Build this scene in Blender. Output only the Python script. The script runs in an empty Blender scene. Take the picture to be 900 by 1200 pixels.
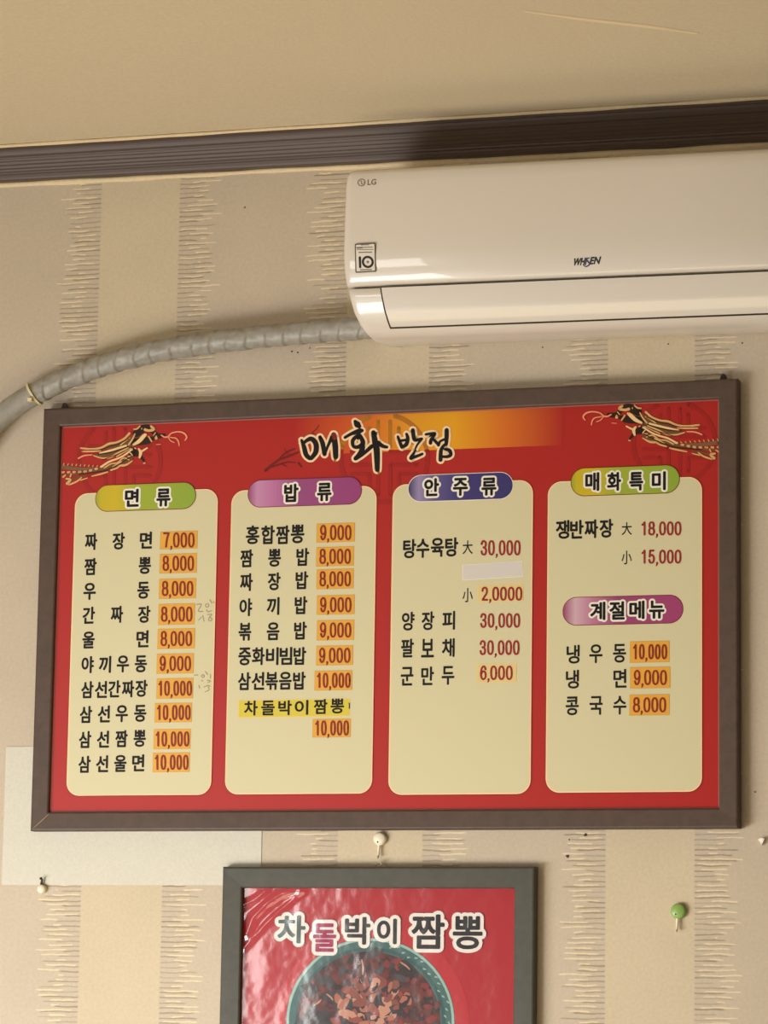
import bpy, math, random
from mathutils import Vector, Matrix, noise

random.seed(7)
S = bpy.context.scene
C = S.collection

def lin(c):
    c = c / 255.0
    return c / 12.92 if c <= 0.04045 else ((c + 0.055) / 1.055) ** 2.4
def rgb(r, g, b): return (lin(r), lin(g), lin(b), 1.0)

# ------------------------------------------------------------------ camera
YAW, PITCH, ROLL, FPX, DIST, CAMX, CAMZ = -0.2980578932, 0.1578379215, 0.0154283128, 3900.0, 5.5, 1.68965269, 1.2
_cy, _sy, _cp, _sp = math.cos(YAW), math.sin(YAW), math.cos(PITCH), math.sin(PITCH)
FWD = Vector((_sy * _cp, _cy * _cp, _sp))
_r0 = Vector((_cy, -_sy, 0)); _u0 = _r0.cross(FWD)
RIGHT = math.cos(ROLL) * _r0 + math.sin(ROLL) * _u0
UP = -math.sin(ROLL) * _r0 + math.cos(ROLL) * _u0
CAM = Vector((CAMX, -DIST, CAMZ))
cd = bpy.data.cameras.new('camera'); cam = bpy.data.objects.new('camera', cd); C.objects.link(cam)
cd.sensor_fit = 'VERTICAL'; cd.sensor_height = 36.0; cd.lens = FPX / 1200.0 * 36.0
cd.clip_start = 0.1; cd.clip_end = 60
M = Matrix.Identity(4)
for i in range(3):
    M[i][0], M[i][1], M[i][2], M[i][3] = RIGHT[i], UP[i], -FWD[i], CAM[i]
cam.matrix_world = M
S.camera = cam

# ------------------------------------------------------------------ light and exposure
S.view_settings.view_transform = 'Standard'
S.view_settings.look = 'None'
S.view_settings.exposure = 0.06
S.view_settings.gamma = 1.0
S.view_settings.use_curve_mapping = False
W = bpy.data.worlds.new('World'); S.world = W; W.use_nodes = True
bg = W.node_tree.nodes['Background']
bg.inputs[0].default_value = (1.0, 0.92, 0.82, 1); bg.inputs[1].default_value = 0.14

def area(name, loc, target, sx, sy, power, col):
    l = bpy.data.lights.new(name, 'AREA'); l.shape = 'RECTANGLE'; l.size = sx; l.size_y = sy
    l.energy = power; l.color = col
    o = bpy.data.objects.new(name, l); C.objects.link(o)
    o.location = loc
    o.rotation_euler = (Vector(target) - Vector(loc)).to_track_quat('-Z', 'Y').to_euler()
    return o
# daylight through the side window, light thrown up by the sunlit floor, daylight of the far window
win = area('window_daylight', (-1.9, -2.4, 0.3), (0.0, 0, 0.85), 1.9, 1.0, 41, (0.99, 0.97, 0.97))
win.data.spread = math.radians(105)   # beam narrowed so the upper wall stays darker
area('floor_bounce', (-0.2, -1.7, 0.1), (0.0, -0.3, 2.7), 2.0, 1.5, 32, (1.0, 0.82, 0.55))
area('far_window_daylight', (-2.75, -5.6, 1.6), (-0.5, 0, 1.7), 1.0, 1.3, 38, (1.0, 0.98, 0.94))

# ------------------------------------------------------------------ helpers
def P(px, py, d=0.0):
    """point of the wall (or of a plane d metres in front of it) seen at a pixel of the photograph"""
    v = FWD + RIGHT * ((px - 450) / FPX) - UP * ((py - 600) / FPX)
    t = (DIST - d) / v.y
    p = CAM + v * t
    return p

def mat(name, col, rough=0.6, spec=0.4, coat=0.0, metal=0.0, coat_rough=0.1):
    m = bpy.data.materials.new(name); m.use_nodes = True
    b = m.node_tree.nodes['Principled BSDF']
    b.inputs['Base Color'].default_value = col
    b.inputs['Roughness'].default_value = rough
    b.inputs['Specular IOR Level'].default_value = spec
    b.inputs['Coat Weight'].default_value = coat
    b.inputs['Coat Roughness'].default_value = coat_rough
    b.inputs['Metallic'].default_value = metal
    return m

class NT:
    """small wrapper for building node trees"""
    def __init__(s, m):
        s.t = m.node_tree; s.b = s.t.nodes['Principled BSDF']
    def n(s, typ, **kw):
        x = s.t.nodes.new(typ)
        for k, v in kw.items(): setattr(x, k, v)
        return x
    def l(s, a, b): s.t.links.new(a, b)
    def put(s, sock, v):
        if isinstance(v, (int, float)): sock.default_value = v
        elif isinstance(v, tuple): sock.default_value = v
        else: s.l(v, sock)
    def m(s, op, a, b=0.0, c=0.0):
        x = s.n('ShaderNodeMath', operation=op)
        s.put(x.inputs[0], a); s.put(x.inputs[1], b); s.put(x.inputs[2], c)
        return x.outputs[0]
    def ramp(s, v, lo, hi, a=0.0, b=1.0):
        x = s.n('ShaderNodeMapRange', interpolation_type='SMOOTHSTEP')
        s.put(x.inputs[0], v); s.put(x.inputs[1], lo); s.put(x.inputs[2], hi); s.put(x.inputs[3], a); s.put(x.inputs[4], b)
        return x.outputs[0]
    def mix(s, f, a, b):
        x = s.n('ShaderNodeMix', data_type='RGBA')
        s.put(x.inputs[0], f); s.put(x.inputs[6], a); s.put(x.inputs[7], b)
        return x.outputs[2]
    def noise(s, vec, scale, detail=3, rough=0.5):
        x = s.n('ShaderNodeTexNoise'); x.inputs['Scale'].default_value = scale
        x.inputs['Detail'].default_value = detail; x.inputs['Roughness'].default_value = rough
        if vec is not None: s.l(vec, x.inputs['Vector'])
        return x.outputs[0]
    def obj(s): return s.n('ShaderNodeTexCoord').outputs['Object']
    def scaled(s, vec, sc):
        x = s.n('ShaderNodeMapping'); s.l(vec, x.inputs[0]); x.inputs['Scale'].default_value = sc
        return x.outputs[0]
    def bump(s, h, strength, dist):
        x = s.n('ShaderNodeBump'); x.inputs['Strength'].default_value = strength; x.inputs['Distance'].default_value = dist
        s.l(h, x.inputs['Height']); s.l(x.outputs[0], s.b.inputs['Normal'])

class MB:
    def __init__(s): s.v = []; s.f = []; s.mi = []; s.mats = []
    def slot(s, m):
        if m not in s.mats: s.mats.append(m)
        return s.mats.index(m)
    def add(s, vs, fs, m):
        o = len(s.v); k = s.slot(m)
        s.v += [tuple(v) for v in vs]
        for f in fs: s.f.append(tuple(i + o for i in f)); s.mi.append(k)
        return s
    def poly(s, pts, m): return s.add(pts, [tuple(range(len(pts)))], m)
    def box(s, x0, x1, d0, d1, z0, z1, m):
        v = [(x, -d, z) for d in (d0, d1) for z in (z0, z1) for x in (x0, x1)]
        return s.add(v, [(4, 5, 7, 6), (1, 0, 2, 3), (0, 1, 5, 4), (3, 2, 6, 7), (0, 4, 6, 2), (5, 1, 3, 7)], m)
    def build(s, name, parent=None, smooth=False, root=None):
        """verts are world coordinates; parent may be a thing's Empty or one of its parts"""
        off = Vector((0, 0, 0))
        p = parent
        while p is not None:
            off += p.location; p = p.parent
        me = bpy.data.meshes.new(name)
        me.from_pydata([tuple(Vector(v) - off) for v in s.v], [], s.f)
        for m in s.mats: me.materials.append(m)
        for i, pl in enumerate(me.polygons):
            pl.material_index = s.mi[i]; pl.use_smooth = smooth
        me.update()
        o = bpy.data.objects.new(name, me); C.objects.link(o)
        if parent is not None: o.parent = parent
        return o

def thing(name, loc, label, cat, group=None):
    o = bpy.data.objects.new(name, None); C.objects.link(o); o.location = loc; o.empty_display_size = 0.05
    o['label'] = label; o['category'] = cat
    if group: o['group'] = group
    return o

# ---- lettering ----------------------------------------------------------------
_glyph = {}
def glyph(s, off):
    if (s, off) not in _glyph:
        c = bpy.data.curves.new('lettering', 'FONT'); c.body = s; c.offset = off; c.fill_mode = 'FRONT'; c.resolution_u = 4
        o = bpy.data.objects.new('lettering', c); C.objects.link(o)
        dg = bpy.context.evaluated_depsgraph_get()
        me = bpy.data.meshes.new_from_object(o.evaluated_get(dg))
        vs = [(v.co.x, v.co.y) for v in me.vertices]; fs = [tuple(p.vertices) for p in me.polygons]
        bpy.data.objects.remove(o); bpy.data.curves.remove(c); bpy.data.meshes.remove(me)
        _glyph[(s, off)] = (vs, fs)
    return _glyph[(s, off)]

def text(mb, s, cx, cy, w, h, d, m, bold=0.0, halo=0.0, shear=0.0):
    """lettering s filling a w x h pixel box about (cx, cy) on the plane d; bold and halo thicken the strokes by pixels"""
    vs, fs = glyph(s, 0.0)
    x0, x1 = min(v[0] for v in vs), max(v[0] for v in vs)
    y0, y1 = min(v[1] for v in vs), max(v[1] for v in vs)
    c = P(cx, cy, d)
    px = (P(cx + 5, cy, d) - P(cx - 5, cy, d)).x / 10
    pz = (P(cx, cy - 5, d) - P(cx, cy + 5, d)).z / 10
    ww, hh = (w - 2 * bold) * px, (h - 2 * bold) * pz
    g = bold + halo
    n = 0 if g == 0 else (8 if g < 1.5 else 16)
    sh = [(0, 0)] + [(g * math.cos(math.tau * i / n), g * math.sin(math.tau * i / n)) for i in range(n)]
    if g > 1.5: sh += [(g * .5 * math.cos(math.tau * i / 8), g * .5 * math.sin(math.tau * i / 8)) for i in range(8)]
    for k, (sx, sz) in enumerate(sh):
        out = []
        for x, y in vs:
            v = (y - (y0 + y1) / 2) / (y1 - y0)
            u = (x - (x0 + x1) / 2) / (x1 - x0)
            out.append((c.x + u * ww + shear * v * hh + sx * px, -d + 6e-6 * k, c.z + v * hh + sz * pz))
        mb.add(out, fs, m)

def stroke(mb, pts, d, m, grow=0.0, f=None, sub=6):
    """brush stroke: pts = (px, py, width px) ; drawn as a ribbon with round ends on the plane d"""
    if f: pts = [f(*p) for p in pts]
    # catmull-rom
    q = []
    n = len(pts)
    for i in range(n - 1):
        p0, p1, p2, p3 = pts[max(i - 1, 0)], pts[i], pts[i + 1], pts[min(i + 2, n - 1)]
        for k in range(sub):
            t = k / sub
            q.append(tuple(0.5 * ((2 * p1[j]) + (-p0[j] + p2[j]) * t + (2 * p0[j] - 5 * p1[j] + 4 * p2[j] - p3[j]) * t * t
                                  + (-p0[j] + 3 * p1[j] - 3 * p2[j] + p3[j]) * t ** 3) for j in range(3)))
    q.append(pts[-1])
    mb.lay = getattr(mb, 'lay', 0) + 1
    d = d + 3e-6 * mb.lay
    L, R = [], []
    for i, (x, y, w) in enumerate(q):
        a = q[max(i - 1, 0)]; b = q[min(i + 1, len(q) - 1)]
        tx, ty = b[0] - a[0], b[1] - a[1]; l = math.hypot(tx, ty) or 1; tx /= l; ty /= l
        r = w / 2 + grow
        L.append((x - ty * r, y + tx * r)); R.append((x + ty * r, y - tx * r))
    vs = [P(x, y, d) for x, y in L] + [P(x, y, d) for x, y in R]
    k = len(q)
    mb.add(vs, [(i, i + 1, k + i + 1, k + i) for i in range(k - 1)], m)
    for x, y, w in (q[0], q[-1]):
        r = w / 2 + grow
        d -= 4e-7
        mb.poly([P(x + r * math.cos(a), y + r * math.sin(a), d) for a in [math.tau * j / 12 for j in range(12)]], m)

_o = lambda cx, cy, rx, ry, a0=0, a1=360, n=20: [(cx + rx * math.copysign(abs(math.cos(math.radians(a0 + (a1 - a0) * i / n))) ** .8, math.cos(math.radians(a0 + (a1 - a0) * i / n))),
                                                    cy + ry * math.copysign(abs(math.sin(math.radians(a0 + (a1 - a0) * i / n))) ** .8, math.sin(math.radians(a0 + (a1 - a0) * i / n)))) for i in range(n + 1)]
_six = [(.94, .22), (.78, .04), (.5, 0), (.2, .14), (.04, .5), (.1, .84), (.35, .99), (.65, .99), (.92, .85), (.97, .66), (.84, .45), (.55, .38), (.25, .44), (.07, .6)]
DIGITS = {'0': [_o(.5, .5, .5, .5)], '1': [[(.2, .2), (.45, .13), (.62, 0)], [(.64, .02), (.64, 1)]],
          '2': [[(.04, .27), (.15, .07), (.48, 0), (.82, .07), (.95, .27), (.82, .5), (.35, .8), (.06, 1)], [(.06, 1), (1, 1)]],
          '3': [[(.04, .22), (.2, .04), (.52, 0), (.85, .09), (.9, .28), (.76, .43), (.42, .47)], [(.42, .47), (.8, .54), (.97, .74), (.82, .95), (.5, 1), (.16, .95), (.02, .76)]],
          '5': [[(.9, 0), (.2, 0)], [(.2, 0), (.09, .5)], [(.09, .5), (.32, .38), (.66, .38), (.93, .55), (.94, .8), (.74, .97), (.42, 1), (.14, .93), (.02, .76)]],
          '6': [_six], '7': [[(0, 0), (1, 0)], [(1, 0), (.64, .42), (.42, 1)]], '8': [_o(.5, .245, .43, .245), _o(.5, .74, .5, .26)], '9': [[(1 - x, 1 - y) for x, y in _six]]}
def digits(mb, s, cx, cy, w, h, d, m, sw=2.3):
    """condensed bold figures with a thousands comma, filling a w x h pixel box"""
    nd = sum(c != ',' for c in s)
    cw = w * .075
    dw = (w - cw * 1.0) / nd
    x = cx - w / 2
    for c in s:
        if c == ',':
            stroke(mb, [(x + cw * .5, cy + h / 2 - sw * .5, sw), (x + cw * .5, cy + h / 2 + sw * .4, sw * .8), (x + cw * .2, cy + h / 2 + sw * 1.1, sw * .4)], d, m, 0, None, 2)
            x += cw; continue
        gw = dw - 1.0 - sw
        for st in DIGITS[c]:
            stroke(mb, [(x + .5 + sw / 2 + gw * u, cy - h / 2 + sw / 2 + (h - sw) * v, sw) for u, v in st], d, m, 0, None, 1 if len(st) < 3 or len(st) > 18 else 4)
        x += dw

def rrect(x0, x1, z0, z1, r, d, n=8):
    out = []
    for cx, cz, a0 in ((x1 - r, z1 - r, 0), (x0 + r, z1 - r, 90), (x0 + r, z0 + r, 180), (x1 - r, z0 + r, 270)):
        for i in range(n + 1):
            a = math.radians(a0 + 90 * i / n)
            out.append((cx + r * math.cos(a), -d, cz + r * math.sin(a)))
    return out

# ------------------------------------------------------------------ materials of the setting
def wallpaper():
    m = mat('striped_wallpaper', rgb(200, 182, 150), 0.62, 0.3); t = NT(m)
    co = t.obj(); sep = t.n('ShaderNodeSeparateXYZ'); t.l(co, sep.inputs[0])
    X, Z = sep.outputs[0], sep.outputs[2]
    wob = t.m('MULTIPLY', t.m('SUBTRACT', t.noise(t.scaled(co, (28, 1, 60)), 1.0, 2), 0.5), 0.006)
    Z2 = t.m('ADD', Z, wob)
    per = 0.4747
    a = t.m('DIVIDE', t.m('ADD', X, 0.4725 + per / 2 + 10 * per), per)
    cell = t.m('FLOOR', a)
    sgn = t.m('SUBTRACT', t.m('MULTIPLY', t.m('FRACT', a), per), per / 2)
    side = t.m('SIGN', sgn)
    D = t.m('SUBTRACT', t.m('ABSOLUTE', sgn), 0.0765)
    zw = 0.084
    hrow = 0.0088
    def wn(k, seed):
        cv = t.n('ShaderNodeCombineXYZ'); t.l(k, cv.inputs[0]); t.l(t.m('ADD', t.m('MULTIPLY', cell, 3.0), side), cv.inputs[1]); cv.inputs[2].default_value = seed
        w = t.n('ShaderNodeTexWhiteNoise', noise_dimensions='3D'); t.l(cv.outputs[0], w.inputs[0]); return w.outputs[0]
    k = t.m('DIVIDE', Z2, hrow); row = t.m('FLOOR', k); f = t.m('FRACT', k)
    L = t.m('MULTIPLY', t.m('MULTIPLY_ADD', wn(row, 1.0), 0.55, 0.45), zw)
    S0 = t.m('MULTIPLY', wn(row, 5.0), zw * 0.5)
    LD = t.m('MULTIPLY', t.m('MULTIPLY_ADD', wn(row, 9.0), 0.55, 0.35), zw)
    light = t.m('MULTIPLY', t.m('MULTIPLY', t.ramp(f, 0.46, 0.56), t.ramp(f, 0.84, 0.74)),
                t.m('MULTIPLY', t.ramp(D, S0, t.m('ADD', S0, 0.006)), t.ramp(D, t.m('ADD', L, 0.002), t.m('SUBTRACT', L, 0.002))))
    dark = t.m('MULTIPLY', t.m('MULTIPLY', t.ramp(f, 0.12, 0.24), t.ramp(f, 0.50, 0.40)),
               t.m('MULTIPLY', t.ramp(D, -0.001, 0.001), t.ramp(D, t.m('ADD', LD, 0.004), t.m('SUBTRACT', LD, 0.004))))
    band = t.ramp(D, 0.003, -0.003)
    g = t.noise(co, 160, 4, 0.7)
    g2 = t.noise(co, 5, 3, 0.6)
    base = t.mix(band, rgb(197, 183, 161), rgb(205, 190, 161))
    c1 = t.mix(t.m('MULTIPLY', light, 0.75), base, rgb(236, 218, 180))
    c2 = t.mix(t.m('MULTIPLY', dark, t.m('MULTIPLY_ADD', wn(row, 13.0), 0.45, 0.2)), c1, rgb(132, 112, 82))
    gr = t.ramp(g, 0.25, 0.75, 0.93, 1.05)
    gr2 = t.ramp(g2, 0.3, 0.7, 0.97, 1.02)
    h = t.n('ShaderNodeVectorMath', operation='SCALE'); t.l(c2, h.inputs[0]); t.l(t.m('MULTIPLY', gr, gr2), h.inputs['Scale'])
    t.l(h.outputs[0], t.b.inputs['Base Color'])
    t.bump(t.m('ADD', t.m('SUBTRACT', light, dark), t.m('MULTIPLY', g, 0.35)), 0.35, 0.0012)
    return m

def grainy(name, col, rough, amount=0.06, scale=220, bump=0.2, stretch=(1, 1, 1), spec=0.4, col2=None):
    m = mat(name, col, rough, spec); t = NT(m)
    v = t.scaled(t.obj(), stretch)
    g = t.noise(v, scale, 4, 0.6)
    if col2 is None: col2 = tuple(c * (1 - 4 * amount) for c in col[:3]) + (1,)
    t.l(t.mix(t.ramp(g, 0.3, 0.7), col2, col), t.b.inputs['Base Color'])
    t.bump(g, bump, 0.0008)
    return m

M_wall = wallpaper()
M_ceil = grainy('ceiling_paper', rgb(220, 205, 174), 0.85, 0.02, 170, 0.4, spec=0.15)
M_floor = grainy('floor_tile', rgb(160, 148, 130), 0.5, 0.03, 20)
M_trim = grainy('dark_brown_moulding', rgb(84, 69, 60), 0.45, 0.025, 90, 0.06, (0.05, 1, 1))
M_caulk = grainy('cream_caulk', rgb(232, 212, 170), 0.7, 0.02, 120)

# ------------------------------------------------------------------ the setting
def struct(o): o['kind'] = 'structure'; return o
# ceiling line follows the moulding, which is not quite level
MA, MBp = P(0, 170, 0.055), P(900, 113, 0.055)
slope = (MBp.z - MA.z) / (MBp.x - MA.x)
def topz(x): return MA.z + slope * (x - MA.x)
XL, XR, YF = -3.6, 3.0, -7.0
w = MB(); w.poly([(XL, 0, 0), (XR, 0, 0), (XR, 0, topz(XR) + .05), (XL, 0, topz(XL) + .05)], M_wall)
wall = struct(w.build('wall_back'))
w = MB(); w.poly([(XL, 0.02, topz(XL)), (XR, 0.02, topz(XR)), (XR, YF, topz(XR)), (XL, YF, topz(XL))], M_ceil)
ceiling = struct(w.build('ceiling'))
w = MB(); w.poly([(XL, 0.02, 0), (XL, YF, 0), (XR, YF, 0), (XR, 0.02, 0)], M_floor)
struct(w.build('floor'))

# crown moulding: profile (d from wall, drop below ceiling) swept along the wall
B0, B1 = P(0, 212, 0.016), P(900, 164, 0.016)
def drop(x): 
    bz = B0.z + (B1.z - B0.z) * (x - B0.x) / (B1.x - B0.x)
    return topz(x) - bz
prof = [(0.0, 0.0), (0.055, 0.0), (0.057, 0.04), (0.057, 0.15), (0.0545, 0.17), (0.052, 0.26), (0.047, 0.36), (0.0455, 0.37),
        (0.0435, 0.42), (0.040, 0.50), (0.035, 0.60), (0.030, 0.70), (0.0265, 0.77), (0.0255, 0.82), (0.0225, 0.84), (0.020, 0.92), (0.016, 1.0), (0.0, 1.0)]
w = MB(); vs = []
for x in (XL, XR):
    vs += [(x, -d, topz(x) - 0.001 - q * drop(x)) for d, q in prof]
n = len(prof)
w.add(vs, [(i, i + n, i + n + 1, i + 1) for i in range(n - 1)], M_trim)
trim = struct(w.build('trim_1'))
def strip(name, zf, d, r, parent, wig=0.0):
    w = MB(); vs = []; k = 160
    for i in range(k + 1):
        x = -1.6 + 3.2 * i / k
        rr = r * (1 + wig * noise.noise((x * 9, 0, 3)))
        zz = zf(x) + wig * 0.002 * noise.noise((x * 7, 5, 0))
        vs += [(x, -d + 0.001, zz + rr), (x, -d - rr * .8, zz + rr * .5), (x, -d - rr * .8, zz - rr * .5), (x, -d + 0.001, zz - rr)]
    w.add(vs, [(4 * i + j, 4 * i + 4 + j, 4 * i + 5 + j, 4 * i + 1 + j) for i in range(k) for j in range(3)], M_caulk)
    o = w.build(name, parent, True); return o
a = strip('caulk_strip', lambda x: topz(x) - 0.003, 0.0575, 0.0034, trim, 0.5); a['label'] = 'cream caulk line between moulding and ceiling'
a = strip('caulk_strip', lambda x: topz(x) - drop(x) - 0.0035, 0.001, 0.005, trim, 0.9); a['label'] = 'cream paper edge under the moulding'
# creases of the ceiling paper
M_crease = mat('pale_crease', rgb(238, 218, 178), 0.8, 0.2)
for pts in ([(615, 13, .6), (680, 22, 1), (760, 31, 1.2), (818, 39, .6)],):
    w = MB(); vs = []
    for px, py, wd in pts:
        v = FWD + RIGHT * ((px - 450) / FPX) - UP * ((py - 600) / FPX)
        # meet the sloping ceiling
        t_ = (topz(0) + slope * CAM.x - CAM.z) / (v.z - slope * v.x)
        p = CAM + v * t_
        hw = 0.008 * wd
        vs += [(p.x, p.y - hw, p.z - 0.0004), (p.x, p.y, p.z - 0.0012), (p.x, p.y + hw, p.z - 0.0004)]
    k = len(pts)
    w.add(vs, [(3 * i + j, 3 * i + 3 + j, 3 * i + 4 + j, 3 * i + 1 + j) for i in range(k - 1) for j in range(2)], M_crease)
    w.build('paper_crease', ceiling, True)

# ------------------------------------------------------------------ air conditioner
M_ac = mat('warm_white_plastic', rgb(224, 216, 202), 0.3, 0.5, 0.5, 0, 0.03)
M_gap = mat('dark_recess', rgb(60, 48, 36), 0.8, 0.2)
M_grey = mat('grey_ink', rgb(135, 120, 100), 0.5)
M_black = mat('black_ink', rgb(38, 32, 28), 0.45, 0.4)
M_white = mat('white_paper', rgb(232, 226, 214), 0.5)

e0, e1 = P(404, 198, 0.195), P(900, 172, 0.195)
acs = (e1.z - e0.z) / (e1.x - e0.x)
AX0 = e0.x; AX1 = AX0 + 0.90
def acz(x): return acs * (x - AX0)
def zl(py, d, px=404): return P(px, py, d).z
ac = thing('air_conditioner', (AX0 + .45, 0, zl(408, 0.0)), 'long white wall mounted air conditioner under the dark ceiling moulding', 'air conditioner')

def shell(name, prof, xin, parent, rfil=0.014, m=M_ac):
    """prof: (depth, z) rows; xin: inset of each row's ends; both ends rounded off towards the wall"""
    w = MB(); es = [0, .0006, .002, .0045, .008, rfil]
    cols = [(e, rfil - math.sqrt(max(rfil ** 2 - (rfil - e) ** 2, 0))) for e in es]
    xs = []
    rows = []
    for (d, z), xi in zip(prof, xin):
        row = []
        for e, dd in cols:
            x = AX0 + xi + e; row.append((x, -max(d - dd, 0), z + acz(x)))
        for t_ in (0.33, 0.66):
            x = AX0 + xi + rfil + (AX1 - AX0 - 2 * xi - 2 * rfil) * t_; row.append((x, -d, z + acz(x)))
        for e, dd in reversed(cols):
            x = AX1 - xi - e; row.append((x, -max(d - dd, 0), z + acz(x)))
        rows.append(row)
    nc = len(rows[0]); nr = len(rows)
    vs = [v for r in rows for v in r]
    w.add(vs, [(i * nc + j, (i + 1) * nc + j, (i + 1) * nc + j + 1, i * nc + j + 1) for i in range(nr - 1) for j in range(nc - 1)], m)
    for c in (0, nc - 1):        # end faces back to the wall
        edge = [rows[i][c] for i in range(nr)]
        back = [(v[0], -0.001, max(v[2], edge[-1][2])) for v in edge]
        vv = edge + back
        w.add(vv, [(i, i + 1, nr + i + 1, nr + i) for i in range(nr - 1)], m)
    return w.build(name, parent, True)

zt = e0.z; dz0 = 0
zs = zl(336, 0.19, 408)
pp = [(0.002, zt + .002), (0.10, zt + .002), (0.170, zt + .0015), (0.184, zt - .001), (0.191, zt - .005), (0.195, zt - .012), (0.197, zt - .03),
      (0.200, zl(250, .2)), (0.202, zl(285, .202)), (0.2015, zl(300, .2015)), (0.199, zl(312, .199)), (0.195, zl(322, .195)), (0.190, zl(330, .19)),
      (0.187, zs + .0035), (0.184, zs + .0022), (0.14, zs + .002)]
px_ = [.010, .010, .008, .006, .0035, .001, 0, 0, 0, 0, .0003, .0008, .0014, .002, .003, .003]
panel = shell('front_panel', pp, px_, ac)
cp = [(0.14, zs - .0022), (0.181, zs - .0022), (0.1845, zs - .0042), (0.180, zl(350, .18)), (0.172, zl(366, .172)), (0.160, zl(380, .160)), (0.148, zl(390, .148)),
      (0.125, zl(399, .125)), (0.09, zl(404.5, .09)), (0.05, zl(407.5, .05)), (0.012, zl(408.5, .012)), (0.001, zl(408, .001))]
ci = [.004, .004, .004, .006, .011, .018, .025, .033, .040, .045, .047, .047]
chin = shell('lower_casing', cp, ci, ac)
# dark inside seen through the panel seam
w = MB(); w.box(AX0 + .012, AX1 - .012, .002, .165, zs - .02, zs + .02, M_gap)
for i, v in enumerate(w.v): w.v[i] = (v[0], v[1], v[2] + acz(v[0]))
w.build('inner_body', ac)
# louver lying over the chin
def chin_at(py):
    zz = [(c[1], c[0]) for c in cp[2:]]
    z = P(404, py, .17).z
    d = zz[0][1]
    for _ in range(4):
        if z > zz[0][0]: d = zz[0][1]
        for (za, da), (zb, db) in zip(zz, zz[1:]):
            if za >= z >= zb: d = da + (db - da) * (za - z) / (za - zb)
        z = P(404, py, d).z
    return d, z
def flap(name, py0, py1, xa, xb, off, m, nr=10):
    w = MB(); vs = []
    for i in range(nr + 1):
        py = py0 + (py1 - py0) * i / nr
        d, z = chin_at(py); t_ = i / nr
        x0 = AX0 + xa + (xb - xa) * t_ ** 1.3; x1 = AX1 - (x0 - AX0)
        for x in (x0, x0 + .004, (x0 + x1) / 2, x1 - .004, x1): vs.append((x, -(d + off), z + acz(x) - off * .4))
    w.add(vs, [(5 * i + j, 5 * i + 5 + j, 5 * i + 6 + j, 5 * i + 1 + j) for i in range(nr) for j in range(4)], m)
    return w.build(name, ac, True)
xa = P(447, 337, .183).x - AX0; xb = P(458, 386, .155).x - AX0
flap('gap_shade_strip', 339, 387.4, xa - .0015, xb - .0022, .0012, M_gap)  # dark sheet over the casing, painting the gap's shade around the louver
lv = flap('louver', 338.6, 385.2, xa + .0012, xb + .0008, .0026, M_ac); lv['label'] = 'long white air flap'
# maker's mark, sticker and word mark printed on the panel
FD = 0.2
def fd(py): 
    return FD
def conform(mb):
    zs_ = [v[2] - acz(v[0]) for v in mb.v]; za, zb = min(zs_), max(zs_)
    def dep(z):
        for (da, z0_), (db, z1_) in zip(pp[3:], pp[4:]):
            if z0_ >= z >= z1_: return da + (db - da) * (z0_ - z) / (z0_ - z1_)
        return .2
    d0, d1 = dep(za), dep(zb)
    bulge = max(0, dep((za + zb) / 2) - (d0 + d1) / 2)
    for i, v in enumerate(mb.v):
        u = (zs_[i] - za) / (zb - za)
        ex = -v[1] - .2
        mb.v[i] = (v[0], -(d0 + (d1 - d0) * u + bulge + .0003 + ex), v[2])
w = MB(); d = fd(213)
cx, cy = 423, 213.3
for r0, r1 in ((3.6, 4.7),):
    k = 24
    vs = [P(cx + r * math.cos(math.tau * i / k), cy + r * math.sin(math.tau * i / k), d) for r in (r0, r1) for i in range(k)]
    w.add(vs, [(i, (i + 1) % k, k + (i + 1) % k, k + i) for i in range(k)], M_grey)
stroke(w, [(423, 211, 1.0), (423, 215.2, 1.0)], d, M_grey); stroke(w, [(423, 215.2, 1.0), (425.6, 215.2, 1.0)], d, M_grey)
stroke(w, [(421.4, 211.6, 1.2), (421.5, 211.7, 1.2)], d, M_grey); stroke(w, [(425.6, 213, 1.0), (427, 213, 1.0)], d, M_grey)
text(w, 'LG', 435.2, 212.8, 10.4, 7.0, d, M_grey, 0.25)
conform(w); o = w.build('maker_mark', ac); o['label'] = 'small grey round emblem with two letters'
d = FD
w = MB()
c0, c1 = P(416, 319.5, d), P(441, 285, d)
w.poly(rrect(c0.x, c1.x, c0.z, c1.z, .0025, d), mat('sticker_edge_ink', rgb(92, 80, 62), .5))
w.poly(rrect(c0.x + .0021, c1.x - .0021, c0.z + .0021, c1.z - .0021, .0015, d + .0003), M_white)
za_, zb_ = min(v[2] for v in w.v), max(v[2] for v in w.v); conform(w); stick_v = list(w.v); stick = w.build('sticker', ac); stick['label'] = 'white black-edged sticker reading 10'
w = MB(); d += .0006
stroke(w, [(421.9, 302, 2.8), (421.9, 312.8, 2.8)], d, M_black)
k = 28
for r0, r1 in ((4.4, 7.0), (0.0, 1.5)):
    vs = [P(431 + r * math.cos(math.tau * i / k), 307.0 + r * math.sin(math.tau * i / k), d) for r in (max(r0, .01), r1) for i in range(k)]
    w.add(vs, [(i, (i + 1) % k, k + (i + 1) % k, k + i) for i in range(k)], M_black if r0 else M_grey)
for (x0, x1, y, t_) in ((419, 425, 291, 1.8), (426, 437, 290.4, 1.0), (419, 438, 293, 0.8), (421, 436, 296.2, 1.2), (422, 435, 316.0, 1.2), (424, 433, 287.8, .8)):
    stroke(w, [(x0, y, t_), (x1, y - .3, t_)], d, M_grey)
vb = w.v; lo = min(range(len(stick_v)), key=lambda i: stick_v[i][2]); hi = max(range(len(stick_v)), key=lambda i: stick_v[i][2])
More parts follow.
